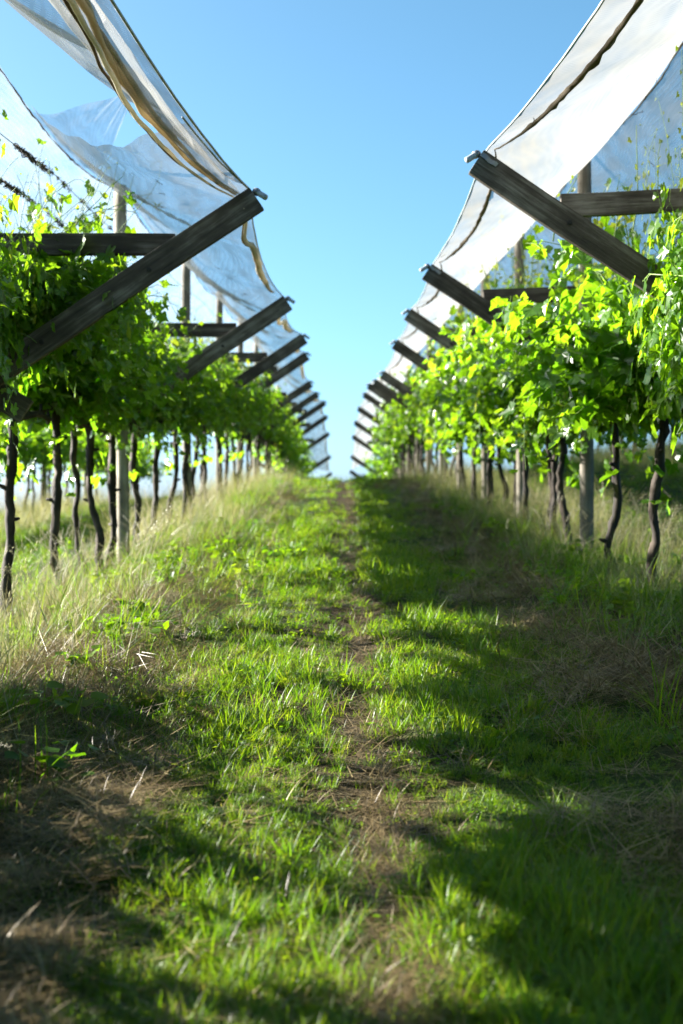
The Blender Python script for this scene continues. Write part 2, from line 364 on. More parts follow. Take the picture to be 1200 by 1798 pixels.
# ------------------------------------------------------------------ netting
def line_fn(side, key):
    fr = FRAMES[side]; ys = np.array([f['y'] for f in fr]); P = np.array([f[key][:] for f in fr])
    def fn(y, sag, bow):
        y = np.asarray(y, float); x = np.interp(y, ys, P[:, 0]); z = np.interp(y, ys, P[:, 2])
        i = np.clip(np.searchsorted(ys, y) - 1, 0, len(ys) - 2); t = np.clip((y - ys[i]) / (ys[i+1] - ys[i]), 0, 1)
        w = 4 * t * (1 - t)
        return x + bow * w, z - sag * w
    return fn

def net_grid(fa, fb, U, V, sag, seed, wr=.012, lump=.05):
    """a sheet hung between edge curves fa(u) and fb(u); u in 0..1 along the row, v from hem to ridge"""
    A, B = fa(U), fb(U); uu, vv = np.meshgrid(np.arange(len(U)), V, indexing='ij'); v = vv[..., None]
    P = A[uu] * (1 - v) + B[uu] * v
    r = np.random.default_rng(seed)
    yy = P[..., 1]; s = np.sin(np.pi * vv)
    P[..., 2] -= sag * s
    P[..., 2] += lump * s * (np.sin(1.35 * yy + seed) * np.sin(2.4 * vv + 1 + seed) + .6 * np.sin(2.9 * yy + 3 * vv + seed))
    fold = 0
    for q in range(5):
        a, bb, ph = r.uniform(5, 19), r.uniform(-9, 9), r.uniform(0, 6.28); fold = fold + np.sin(a * yy + bb * vv + ph) * r.uniform(.4, 1)
    P[..., 2] += wr * fold * (.25 + .75 * s)
    return P

def grid_faces(P, geo, tone=.5):
    n, m = P.shape[:2]; i, j = np.meshgrid(np.arange(n - 1), np.arange(m - 1), indexing='ij')
    f = np.stack([i*m + j, (i+1)*m + j, (i+1)*m + j + 1, i*m + j + 1], -1).reshape(-1, 4); geo.add(P.reshape(-1, 3), f, tone)

def net_object(name, P, mat, label, group, cat='bird netting'):
    g = Geo(); grid_faces(P, g); return tag(link(name, g.mesh(name, mat)), label, cat, group)

def cord(parent, pts, r, mat, name='hem_cord', rough=.25, seed=1, seg=7):
    g = Geo(); tube(g, pts, r, seg, .5, rough, True, np.random.default_rng(seed)); return link(name, g.mesh(name, mat), parent)

def debris(parent, P, n, seed):
    """dry tendril scraps caught on the net"""
    r = np.random.default_rng(seed); g = Geo()
    for q in range(n):
        p = P[r.integers(1, P.shape[0] - 1), r.integers(1, P.shape[1] - 1)] - np.array([0, 0, .006])
        k = r.integers(4, 8); d = r.normal(size=3) * np.array([1, 1, .3]); d /= np.linalg.norm(d); pts = [p]
        for i in range(k):
            d = d + r.normal(size=3) * .55 * np.array([1, 1, .4]); d /= np.linalg.norm(d); pts.append(pts[-1] + d * r.uniform(.008, .02))
        tube(g, np.array(pts), r.uniform(.0012, .0028), 4)
    return link('dry_tendrils', g.mesh('dry_tendrils', M['tendril']), parent)

V24 = np.linspace(0, 1, 26)
hemL, ridL, farL = line_fn('L', 'tip'), line_fn('L', 'ridge'), line_fn('L', 'tip2')
hemR, ridR, farR = line_fn('R', 'tip'), line_fn('R', 'ridge'), line_fn('R', 'tip2')
def edge(fn, y0, y1, sag, bow):
    def f(U):
        y = y0 + (y1 - y0) * U; x, z = fn(y, sag, bow); return np.stack([x, y, z], -1)
    return f
def ulong(y0, y1): # denser near the camera
    y = [y0]
    while y[-1] < y1: y.append(y[-1] + max(.07, .022 * y[-1]))
    y = np.array(y); return (y - y0) / (y[-1] - y0), y[-1]

# left row, path side: a long sheet from the torn overlap to the crest, and a nearer one overhead
U, yL1 = ulong(6.0, 53.5)
def lb(U): # ridge edge starts further up the row than the hem, leaving the slanted torn end
    y = 8.7 + (yL1 - 8.7) * U; x, z = ridL(y, .16, 0); return np.stack([x + .02, y, z], -1)
PL1 = net_grid(edge(hemL, 6.0, yL1, .06, -.05), lb, U, V24, .16, 3, .008, .05)
nL1 = net_object('hail_net', PL1, M['net'], 'long white net over the path side of the left row, its near end slanted', 'white nets over the vine rows')
tri = np.linspace(0, 1, 18); fl = []
for a_ in tri:          # the loose triangle of net folded back under the torn end
    yr_ = 8.75 + 1.75 * a_; rx, rz = ridL(yr_, .17, 0); A_ = np.array([float(rx) + .02, yr_, float(rz) - .02]); T_ = np.array([-1.03, 7.25, EYE + 2.19])
    fl.append([A_ * (1 - q * .98) + T_ * q * .98 - np.array([0, 0, .13 * math.sin(math.pi * q) * (.4 + .6 * a_) + .015 * math.sin(17 * a_ + 9 * q)]) for q in tri])
g_ = Geo(); grid_faces(np.array(fl), g_); link('torn_flap', g_.mesh('torn_flap', M['net_clear']), nL1)
U2 = np.linspace(0, 1, 60)
def free_edge(U):
    y = 1.6 + (7.15 - 1.6) * U
    return np.stack([np.interp(y, [1.6, 3, 5, 6.16, 7.15], [-2.3, -2.15, -1.8, -1.47, -1.0]), y, EYE + np.interp(y, [1.6, 3, 5, 6.16, 7.15], [2.35, 2.4, 2.35, 2.22, 2.2])], -1)
PL2 = net_grid(edge(hemL, 1.6, 7.6, .06, -.02), free_edge, U2, V24, .06, 8, .012, .03)
nL2 = net_object('hail_net', PL2, M['net'], 'loose white net sheet overhead at the top left, its inner edge hanging free', 'white nets over the vine rows')
U, yl = ulong(5.0, 53.5)
PL3 = net_grid(edge(ridL, 5.0, yl, .17, 0), edge(farL, 5.0, yl, .05, .05), U, V24, .14, 5, .012, .06)
nL3 = net_object('hail_net', PL3, M['net_clear'], 'white net sheet on the far side of the left row behind its tall posts', 'white nets over the vine rows')
U, yr = ulong(1.6, 52)
PR1 = net_grid(edge(hemR, 1.6, yr, .045, .02), edge(ridR, 1.6, yr, .16, 0), U, V24, .17, 12, .007, .04)
nR1 = net_object('hail_net', PR1, M['net_dense'], 'bright white net sheet over the path side of the right row', 'white nets over the vine rows')
U, yr2 = ulong(3.0, 52)
PR2 = net_grid(edge(ridR, 3.0, yr2, .17, 0), edge(farR, 3.0, yr2, .05, -.05), U, V24, .16, 15, .01, .05)
nR2 = net_object('hail_net', PR2, M['net'], 'bluish translucent net sheet on the far side of the right row behind the vine shoots', 'white nets over the vine rows')
for o_, P_, n_, s_ in ((nL1, PL1[:70], 30, 1), (nL2, PL2, 8, 2), (nL3, PL3[:60], 18, 3), (nR1, PR1[20:90], 14, 4), (nR2, PR2[:60], 14, 5)): debris(o_, P_, n_, s_)

def hem_path(fn, y0, y1, inset, drop, sag, bow, step=.09, jit=.008, seed=2):
    y = np.arange(y0, y1, step); x, z = fn(y, sag, bow); r = np.random.default_rng(seed)
    return np.stack([x + inset + r.normal(size=len(y)) * jit, y, z - drop + r.normal(size=len(y)) * jit], -1)
# rolled hem of the left row: tan, loosely gathered, several strands near the camera; thin round the outer edge
yy = np.arange(1.7, 7.66, .06); x_, z_ = hemL(yy, .05, -.02); tt = (yy - 1.7) / 5.96
w = np.sin(np.pi * np.clip((7.7 - yy) / 9, 0, 1))
for q, (ins, dr, rad, mt) in enumerate(((-.13, .035, .016, 'cord'), (-.105, .03, .013, 'cord_pale'), (-.155, .05, .012, 'cord_pale'), (-.14, .02, .012, 'cord'), (-.175, .045, .008, 'cord_grey'))):
    k_ = np.interp(yy, [1.7, 4.4, 5.6, 6.6, 7.3, 7.7], [.35, .5, 1.0, 1.0, .75, .45]); nz = noise1(yy * 2.3, 40 + q) * .015 * w
    pts = np.stack([x_ + ins * k_ + nz, yy, z_ - dr * (1 + w) - noise1(yy * 3.1, 60 + q) * .012 * w], -1)
    cord(nL2, pts, rad * (.35 + .6 * w) * (1 + .15 * noise1(yy * 2.2, 80 + q)), M[mt], 'hem_cord', .07, q)
# folded band of net rolled round those strands
phi = np.linspace(-.6, 3.6, 12); R_ = (.022 + .042 * w)[:, None] * (1 + .15 * noise1(yy[:, None] * 3 + phi[None] * 2, 5))
band = np.stack([x_[:, None] - .06 - .05 * w[:, None] + R_ * np.cos(phi)[None], np.repeat(yy[:, None], 12, 1), z_[:, None] - .03 - R_ * np.sin(phi)[None] * .8], -1)
g_ = Geo(); grid_faces(band, g_); link('rolled_hem', g_.mesh('rolled_hem', M['net']), nL2)
for i in range(1, len(FRAMES['L']) - 1):
    a, b_ = FRAMES['L'][i], FRAMES['L'][i + 1]; n = 40 if i < 4 else 14; t = np.linspace(0, 1, n)[:, None]
    A, B = np.array(a['tip']) + [.0, -.09, -.10], np.array(b_['tip']) + [-.08, -.09, .02]
    pts = A * (1 - t) + B * t; hang = (np.sin(np.pi * t[:, 0]) ** .8) * .07 + .09 * np.exp(-((t[:, 0] - .12) / .1) ** 2); pts[:, 2] -= hang
    pts[:, 0] += -.03 * np.sin(np.pi * t[:, 0]) - .035 * np.exp(-((t[:, 0] - .1) / .08) ** 2) + .008 * noise1(t[:, 0] * 20, i)
    rad = (.007 + .017 * np.sin(np.pi * np.clip(t[:, 0] * 1.05, 0, 1))) * (1 + .15 * noise1(t[:, 0] * 9, i + 9))
    cord(nL1, pts, rad, M['cord_pale'], 'hem_cord', .12, i)
    pts2 = pts + np.array([-.012, -.02, -.008]); cord(nL1, pts2, rad * .42, M['cord'], 'hem_cord', .3, i + 30)
for side, net in (('L', nL1), ('R', nR1)):
    fn = hemL if side == 'L' else hemR; y0, y1 = (5.9, 53) if side == 'L' else (1.7, 51.5)
    cord(net, hem_path(fn, y0, y1, 0, 0, .06 if side == 'L' else .045, -.05 if side == 'L' else .02, .3, .001), .005, M['pvc'], 'hem_wire', .02)
cord(nL2, hem_path(hemL, 1.7, 7.72, 0, 0, .06, -.02, .3, .001), .006, M['pvc'], 'hem_wire', .02)
# right row: a grey stitched cord a little way in from the hem
for i in range(0, len(FRAMES['R']) - 1):
    a, b_ = FRAMES['R'][i], FRAMES['R'][i + 1]; n = 50 if i < 3 else 14; t = np.linspace(0, 1, n)
    A, B = np.array(a['tip']), np.array(b_['tip'])
    pts = A[None] * (1 - t[:, None]) + B[None] * t[:, None]
    wv = np.sin(np.pi * t) ** .7
    pts[:, 0] += .055 + .10 * wv; pts[:, 2] += .015 - .05 * wv + .004 * noise1(t * 10, i)
    rad = (.003 + .009 * wv) * (1 + .22 * noise1(t * 12, i + 3))
    cord(nR1, pts, rad, M['cord_grey'], 'hem_cord', .3, i + 60)
# cord along the ridge of the left row
for net, fn, y0 in ((nL3, ridL, 5.0), (nR1, ridR, 3.0)):
    yy_ = np.arange(y0, 50, .09); xx_, zz_ = fn(yy_, .165, 0)
    pts = np.stack([xx_ + .006 * noise1(yy_ * 9, 2), yy_, zz_ - .012 + .006 * noise1(yy_ * 7, 4)], -1)
    cord(net, pts, .005 * (1 + .6 * noise1(yy_ * 5, 7)), M['cord_grey'], 'ridge_cord', .35, 5)

# foliage wires with knots of dead tendrils
def row_wire(side, off_x, h, label):
    specs = LEFT if side == 'L' else RIGHT
    ys = np.arange(1.5, 50, .35); px = np.interp(ys, [q[0] for q in specs], [q[1] for q in specs]) + off_x
    z = np.interp(ys, [q[0] for q in specs], [float(ground(q[1], q[0])) for q in specs]) + h - .04 * np.abs(np.sin(ys * .68))
    g = Geo(); tube(g, np.stack([px, ys, z], -1), .003, 5, .5, 0, False)
    o = tag(link('trellis_wire', g.mesh('trellis_wire', M['wire'])), label, 'wire', 'foliage wires of the trellis')
    r = np.random.default_rng(int(h * 100)); gd = Geo()
    for q in range(60):
        y = r.uniform(5, 13) if q % 3 else r.normal() * .35 + 8.6; p = np.array([np.interp(y, ys, px), y, np.interp(y, ys, z)]); d = np.array([0, 1., 0]); pts = []
        for i in range(14):
            a = i * r.uniform(.7, 1.6); pts.append(p + np.array([.012 * math.cos(a) + r.normal() * .006, i * .006, .012 * math.sin(a) + r.normal() * .006]))
        tube(gd, np.array(pts), r.uniform(.002, .0045), 4)
    link('dead_vine', gd.mesh('dead_vine', M['tendril']), o)
row_wire('L', .07, 2.80, 'upper rusty wire wound with dead tendrils above the left vines')
row_wire('L', -.08, 2.64, 'lower rusty wire wound with dead tendrils above the left vines')
row_wire('R', .6, 2.45, 'thin wire with dead tendrils above the right vines')

# ------------------------------------------------------------------ grapevines
OUT = np.array([(0, -.08), (.15, -.30), (.36, -.36), (.53, -.20), (.52, .0), (.66, .20), (.57, .36), (.40, .42), (.30, .60), (.12, .70), (.0, .84),
                (-.12, .70), (-.30, .60), (-.40, .42), (-.57, .36), (-.66, .20), (-.52, .0), (-.53, -.20), (-.36, -.36), (-.15, -.30)])
OUT_FAR = np.array([(0, -.1), (.42, -.3), (.62, .2), (.28, .42), (0, .82), (-.28, .42), (-.62, .2), (-.42, -.3)])
def leaves(geo, pos, nrm, tip, size, tone, outline, r):
    """one lobed, folded leaf per row of the arrays"""
    n = len(pos); nrm = nrm / (np.linalg.norm(nrm, axis=1)[:, None] + 1e-9)
    t = tip - (tip * nrm).sum(1)[:, None] * nrm; t /= np.linalg.norm(t, axis=1)[:, None] + 1e-9
    s = np.cross(t, nrm); k = len(outline)
    o = outline[None] * (1 + .12 * r.normal(size=(n, k, 1)))
    x, y = o[..., 0], o[..., 1]
    fold = r.uniform(-.1, .45, (n, 1)); curl = r.uniform(-.25, .4, (n, 1)); tw = r.uniform(-.3, .3, (n, 1))
    z = fold * np.abs(x) - curl * (y ** 2) + tw * x * y + .05 * r.normal(size=(n, k))
    P = pos[:, None] + size[:, None, None] * (x[..., None] * s[:, None] + y[..., None] * t[:, None] + z[..., None] * nrm[:, None])
    c = pos[:, None] + size[:, None, None] * (.06 * t[:, None])
    V = np.concatenate([c, P], 1)
    a = np.arange(k); tri = np.stack([np.zeros(k, int), 1 + a, 1 + (a + 1) % k], -1)
    f = (np.arange(n)[:, None, None] * (k + 1) + tri[None]).reshape(-1, 3)
    geo.add(V.reshape(-1, 3), f, np.repeat(tone, k))

def shoot_paths(r, n, half_len, far_side=.5):
    """arching canes that leave the cordon, follow the trellis V outwards and droop"""
    out = []
    for q in range(n):
        sgn = -1 if r.random() < far_side else 1
        p = np.array([r.normal() * .08, r.uniform(-half_len, half_len), 1.22 + r.normal() * .05])
        kind = r.random(); steps = 13
        if far_side < .5 and sgn > 0: p[2] += .10; kind *= .86
        if kind < .60:   d = np.array([sgn * r.uniform(.55, 1.0), r.normal() * .3, r.uniform(.45, .95)]); ln = r.uniform(.9, 1.45)
        elif kind < .80: d = np.array([sgn * r.uniform(.0, .5), r.normal() * .3, 1.0]); ln = r.uniform(.8, 1.15)
        else:            d = np.array([sgn * r.uniform(.8, 1.1), r.normal() * .4, .25]); ln = r.uniform(.7, 1.05)
        pts = [p]; d /= np.linalg.norm(d); droop = r.uniform(.02, .10) if kind < .8 else r.uniform(.05, .14)
        for i in range(steps):
            d = d + r.normal(size=3) * .11; d[2] -= droop * (i / steps) * 2; d /= np.linalg.norm(d)
            pts.append(pts[-1] + d * ln / steps)
            if abs(pts[-1][0]) > .84: d[0] *= .3; d[2] -= .1
        out.append(np.array(pts))
    return out

def foliage_mesh(seed, nshoot, per, outline, size_k, far=False, far_side=.5):
    r = np.random.default_rng(seed); g = Geo(); gs = Geo(); P, Nn, T, Sz, To = [], [], [], [], []
    for pts in shoot_paths(r, nshoot, .72, far_side):
        if not far: tube(gs, pts, np.linspace(.005, .0018, len(pts)), 4, .5, 0, False)
        tt = np.linspace(.06, 1, per)
        base = np.stack([np.interp(tt * (len(pts) - 1), np.arange(len(pts)), pts[:, c]) for c in range(3)], -1)
        out = r.normal(size=(per, 3)) * np.array([.75, .75, .35]); out[:, 0] += np.sign(base[:, 0]) * .35
        out /= np.linalg.norm(out, axis=1)[:, None]; pet = r.uniform(.04, .12, per)
        pos = base + out * pet[:, None]; pos[:, 2] -= r.uniform(0, .05, per)
        if not far:
            for a_, b_ in zip(base[::2], pos[::2]): tube(gs, np.array([a_, (a_ + b_) / 2 + [0, 0, .012], b_]), .0012, 3, .5, 0, False)
        nrm = out * .75 + np.array([0, 0, .75]) + r.normal(size=(per, 3)) * .45
        tip = out * .6 + np.array([0, 0, -.9]) + r.normal(size=(per, 3)) * .35
        sz = size_k * r.uniform(.7, 1.25, per) * np.clip(1.25 - tt * .75, .45, 1)
        tone = np.clip(.28 + .45 * tt ** 2 + r.normal(size=per) * .16 + (r.random(per) < .012) * .4, 0, 1)
        if far_side < .5:                      # the left row is dense low down and thin on top
            kp = r.random(per) < np.clip(1.15 - (pos[:, 2] - 1.45) / .6, .10, 1); pos, nrm, tip, sz, tone = pos[kp], nrm[kp], tip[kp], sz[kp], tone[kp]
        P.append(pos); Nn.append(nrm); T.append(tip); Sz.append(sz); To.append(tone)
    # a few leaves on suckers along the trunk
    k = r.integers(4, 14); pos = np.stack([r.normal(size=k) * .09, r.normal(size=k) * .12, r.uniform(.55, 1.15, k)], -1)
    P.append(pos); Nn.append(r.normal(size=(k, 3)) + [0, 0, .5]); T.append(r.normal(size=(k, 3)) * .4 - [0, 0, 1]); Sz.append(size_k * r.uniform(.5, .9, k)); To.append(r.uniform(.3, .8, k))
    leaves(g, np.concatenate(P), np.concatenate(Nn), np.concatenate(T), np.concatenate(Sz), np.concatenate(To), outline, r)
    return g.mesh('foliage', M['vine_leaf'], False), (gs.mesh('canes', M['shoot_stem']) if not far else None)

def tips_mesh(seed, n):
    """thin upright shoot tips above the canopy with small pale leaves and tendrils"""
    r = np.random.default_rng(seed); g = Geo(); gl = Geo(); P, Nn, T, Sz = [], [], [], []
    for q in range(n):
        p = np.array([r.uniform(-.75, .75), r.uniform(-.65, .65), 1.95 + r.uniform(-.15, .15)]); d = np.array([r.normal() * .18, r.normal() * .18, 1.]); L = r.uniform(.3, .75); pts = [p]
        for i in range(9):
            d = d + r.normal(size=3) * .1; d /= np.linalg.norm(d); pts.append(pts[-1] + d * L / 9)
        pts = np.array(pts); tube(g, pts, np.linspace(.0052, .0022, 10), 4, .5, 0, False)
        for i in range(2, 10):
            o = r.normal(size=3) * [1, 1, .4]; o /= np.linalg.norm(o); P.append(pts[i] + o * r.uniform(.02, .06)); Nn.append(o * .6 + [0, 0, .6] + r.normal(size=3) * .5)
            T.append(o * .5 + [0, 0, -.6] + r.normal(size=3) * .3); Sz.append(.075 * (1.1 - i * .085) * r.uniform(.6, 1.1))
            if r.random() < .4:
                c = [pts[i]]; dd = o + [0, 0, .3]
                for j in range(7): dd = dd + r.normal(size=3) * .4; dd /= np.linalg.norm(dd); c.append(c[-1] + dd * .018)
                tube(g, np.array(c), .001, 3, .5, 0, False)
    leaves(gl, np.array(P), np.array(Nn), np.array(T), np.array(Sz), r.uniform(0, 1, len(P)), OUT_FAR, r)
    return g.mesh('shoot', M['shoot_stem']), gl.mesh('young_leaves', M['shoot_leaf'], False)

def trunk_mesh(seed, forked=False):
    r = np.random.default_rng(seed); g = Geo()
    def stem(x0, y0, lean, h0=-.12, h1=1.22, r0=.031, r1=.027):
        z = np.linspace(h0, h1, 24); k = (z - h0) / (h1 - h0)
        x = x0 + lean * k + .055 * noise1(z * r.uniform(1.6, 3.6), seed + int(x0 * 90)) * np.sin(np.pi * np.clip(k + .1, 0, 1)) + .012 * noise1(z * 11, seed + 3)
        y = y0 * (1 - k) + .05 * noise1(z * r.uniform(1.8, 4), seed + 9) * np.sin(np.pi * k)
        rad = (r0 + (r1 - r0) * k) * (1 + .16 * noise1(z * 9, seed + 5)) + .012 * np.exp(-((k - 1) / .06) ** 2) + .01 * np.exp(-(k / .1) ** 2)
        tube(g, np.stack([x, y, z], -1), rad, 11, .5, .17, True, r)
        return x, y, z
    x, y, z = stem(r.normal() * .03, 0, -.04 * r.normal())
    if forked: stem(.12 * (1 if r.random() < .5 else -1), .08, -.10, r0=.023, r1=.021)
    for q in range(3):                                                     # pruning stubs
        i = r.integers(6, 22); d = r.normal(size=3); d[2] = abs(d[2]) * .3; d /= np.linalg.norm(d)
        p = np.array([x[i], y[i], z[i]]); tube(g, [p, p + d * .045, p + d * .07], [.018, .013, .008], 6, .5, .15, True, r)
    for s in (-1, 1):                                                      # cordon arms along the wire
        t = np.linspace(0, 1, 10); p = np.stack([x[-1] * (1 - t) + .03 * noise1(t * 6, seed + s), y[-1] + s * .62 * t, 1.21 + .04 * np.sin(t * 4 + seed) - .03 * t], -1)
        tube(g, p, np.linspace(.03, .016, 10) * (1 + .15 * noise1(t * 14, seed)), 7, .5, .12, True, r)
        for q in range(4):                                                 # spurs
            i = r.integers(1, 9); d = np.array([r.normal() * .5, r.normal() * .3, .8]); tube(g, [p[i], p[i] + d * .04, p[i] + d * .08], [.014, .011, .007], 5, .5, .1, True, r)
    return g.mesh('trunk', M['bark'])

NEAR_F = {'R': [foliage_mesh(100 + i, 74, 21, OUT, .15) for i in range(5)], 'L': [foliage_mesh(150 + i, 74, 21, OUT, .122, False, .16) for i in range(5)]}
FAR_F = {'R': [foliage_mesh(200 + i, 50, 16, OUT_FAR, .14, True) for i in range(4)], 'L': [foliage_mesh(250 + i, 50, 16, OUT_FAR, .14, True, .16) for i in range(4)]}
TIPS = [tips_mesh(300 + i, 15) for i in range(5)]
TRUNKS = [trunk_mesh(400 + i, i in (2, 5)) for i in range(8)]

def vine(x, y, i, label, group, tall=1.0, wide=1.0, trunk=None, lod=None, tips=True, side='R'):
    r = random.Random(i * 13 + 7); gz = float(ground(x, y))
    root = link('grapevine', None, None, (x, y, gz)); root.empty_display_size = .2
    tag(root, label, 'grapevine', group)
    far = (y > 21) if lod is None else lod
    tm = TRUNKS[r.randrange(8) if trunk is None else trunk]
    tr = link('trunk', tm, root); tr.rotation_euler.z = r.choice((0, math.pi)) + r.uniform(-.5, .5); tr.scale = (1, 1, .97 + .1 * r.random())
    f = r.choice((FAR_F if far else NEAR_F)[side])
    fo = link('foliage', f[0], root, (0, 0, (.12 if y < 6.6 else .2) if side == 'L' else 0)); fo.rotation_euler.z = rz = (r.choice((0, math.pi)) if side == 'R' else 0) + r.uniform(-.08, .08)
    sx = wide * r.uniform(.95, 1.1); sz = tall * r.uniform(.96, 1.06); fo.scale = (sx, r.uniform(.95, 1.1), sz)
    if side == 'L' and y < 5.6 and not far:
        f2 = link('foliage', r.choice(NEAR_F['L'])[0], root, (0, 0, .2)); f2.scale = (sx, -1, sz)  # second leaf layer, added to close gaps in the shadow on the lane
    if side == 'L' and y < 5.2 and not far:      # bushy suckers added out of view on the nearest trunks to shade the verge
        sg = link('shade_suckers', r.choice(NEAR_F['R'])[0], root, (0, 0, -.12)); sg.scale = (.5, .9, .44)
    if f[1]: c = link('canes', f[1], root, fo.location); c.rotation_euler.z = rz; c.scale = fo.scale
    if tips and y < 26 and not (side == 'L' and y < 6.6):
        t = r.choice(TIPS); s = link('shoot', t[0], root, (0, 0, -.12 if side == 'L' else 0)); s.rotation_euler.z = rz; s.scale = (sx, 1, sz * r.uniform(.94, 1.06))
        yl_ = link('young_leaves', t[1], s)
    return root

def row_of_vines(side, xs, ys, frames):
    row = 'left' if side == 'L' else 'right'; fy = [q[0] for q in frames]; count = {}
    bays = [int(np.searchsorted(fy, y)) for y in ys]; tot = {b: bays.count(b) for b in bays}
    for n, (x, y, b) in enumerate(zip(xs, ys, bays)):
        count[b] = count.get(b, 0) + 1; c, t = count[b], tot[b]
        nm = ORD[c - 1] if t > 1 else 'only'
        where = ('before the first big timber frame' if b <= 1 else
                 f'beyond the last frame' if b >= len(fy) else f'between the {ORD[b-2]} and {ORD[b-1]} timber frames')
        pos = {1: 'nearest vine', t: 'farthest vine'}.get(c, f'{nm} vine')
        label = f'{pos} {where} of the {row} row beside the path'
        near = y < (6.6 if side == 'L' else 7.0)
        fr_ = min([q - y for q in fy if q - y > -.35] or [9])
        wd = (.6 if y < 5.6 else .42 if near else .34 if fr_ < .75 else .52 if fr_ < 1.4 else .68 if fr_ < 2.4 else .78) if side == 'L' else (.42 if near else .34 if fr_ < .75 else .58 if fr_ < 1.3 else .82)
        vine(x, y, n + (0 if side == 'L' else 500), label, f'grapevines of the {row} row', tall=(1.04 if 6.6 < y < 9.2 else 1.0 if near else .86) if side == 'L' else 1.0, wide=wd, side=side)
yl_ = [2.6, 3.8, 5.0, 6.3, 7.4, 8.6, 9.85, 11.0, 11.9, 13.1, 14.4, 15.6, 16.8]
yl_ += list(np.arange(18.0, 51, 1.22))
yr_ = [2.8, 3.9, 5.1, 6.2, 7.4, 8.55, 9.95, 11.85, 12.7, 13.4, 14.6, 15.8, 17.0] + list(np.arange(18.2, 51, 1.22))
rr = random.Random(3)
row_of_vines('L', [np.interp(y, [q[0] for q in LEFT], [q[1] for q in LEFT]) + rr.uniform(-.05, .05) for y in yl_], yl_, LEFT)
row_of_vines('R', [np.interp(y, [q[0] for q in RIGHT], [q[1] for q in RIGHT]) + rr.uniform(-.05, .05) for y in yr_], yr_, RIGHT)
# the neighbouring rows, seen between the trunks
for sd_, x0, y0, y1, row in (('L', -5.75, 17.5, 40, 'left'), ('R', 5.7, 19, 44, 'right')):
    ys = list(np.arange(y0, y1, 1.35))
    for n, y in enumerate(ys):
        vine(x0 + rr.uniform(-.08, .08), y + rr.uniform(-.15, .15), 900 + n + (0 if sd_ == 'L' else 60),
             f'slender vine of the next row seen under the {row} canopy', f'vines of the next row on the {row}', lod=True, tips=False, tall=1.0)
    for n, y in enumerate(np.arange(y0 + 1, y1, 4.5)):
        g_ = post_mesh(POST_H - .5, .05, 50 + n); o = link('vineyard_post', g_, None, (x0, y, float(ground(x0, y))))
        tag(o, f'plain wooden post in the next vine row on the {row}', 'post', f'posts of the next row on the {row}')
# red tag on a right-hand vine
import bmesh
for n, (x, y, h, lb_) in enumerate(((1.78, 17.6, .95, 'small red ribbon tied to a wire under the right row leaves'),)):
    bm = box_bm(.05, .006, .09, .002, 2, .004, n); tag(link('ribbon', bm_mesh('ribbon', bm, M['red']), None, (x, y, float(ground(x, y)) + h)), lb_, 'ribbon')

# ------------------------------------------------------------------ grasses (stuff): tufts instanced on scattered points
def blades(geo, n, rad, h, w, lean, r, seg=3, bend=.5, tone=None, flat=False):
    a = r.uniform(0, 2*np.pi, n); q = rad * np.sqrt(r.random(n)); base = np.stack([q*np.cos(a), q*np.sin(a), np.zeros(n)], -1)
    az = r.uniform(0, 2*np.pi, n); H = h * r.uniform(.5, 1.25, n); ln = lean * r.uniform(.2, 1.3, n); W = w * r.uniform(.7, 1.3, n)
    t = np.linspace(0, 1, seg + 1)
    out = np.stack([np.cos(az), np.sin(az), 0*az], -1); side = np.stack([-np.sin(az + r.normal(size=n) * .6), np.cos(az), 0*az], -1)
    hor = (ln[:, None] * t + bend * t[None]**2 * ln[:, None]) * H[:, None]; ver = H[:, None] * (t[None] - .35 * bend * ln[:, None] * t[None]**2.2)
    if flat: ver = ver * .12 + .006; hor = H[:, None] * t[None]
    C = base[:, None] + hor[..., None] * out[:, None] + ver[..., None] * np.array([0, 0, 1.])
    wd = W[:, None] * (1 - t[None]**1.6 * .93)
    V = np.stack([C - side[:, None] * wd[..., None] / 2, C + side[:, None] * wd[..., None] / 2], 2)
    k = 2 * (seg + 1); s = np.arange(seg); quad = np.stack([2*s, 2*s + 1, 2*s + 3, 2*s + 2], -1)
    f = (np.arange(n)[:, None, None] * k + quad[None]).reshape(-1, 4)
    geo.add(V.reshape(-1, 3), f, np.repeat(r.random(n) if tone is None else np.clip(tone + r.normal(size=n) * .15, 0, 1), seg))

def round_leaves(geo, n, rad, h, size, r):
    a = r.uniform(0, 2*np.pi, n); q = rad * np.sqrt(r.random(n)); pos = np.stack([q*np.cos(a), q*np.sin(a), h * r.uniform(.3, 1, n)], -1)
    k = 7; ang = np.linspace(0, 2*np.pi, k, endpoint=False); o = np.stack([np.cos(ang), np.sin(ang)], -1) * .5
    leaves(geo, pos, r.normal(size=(n, 3)) * .35 + [0, 0, 1], r.normal(size=(n, 3)), size * r.uniform(.6, 1.3, n), r.uniform(.2, .7, n), o, r)

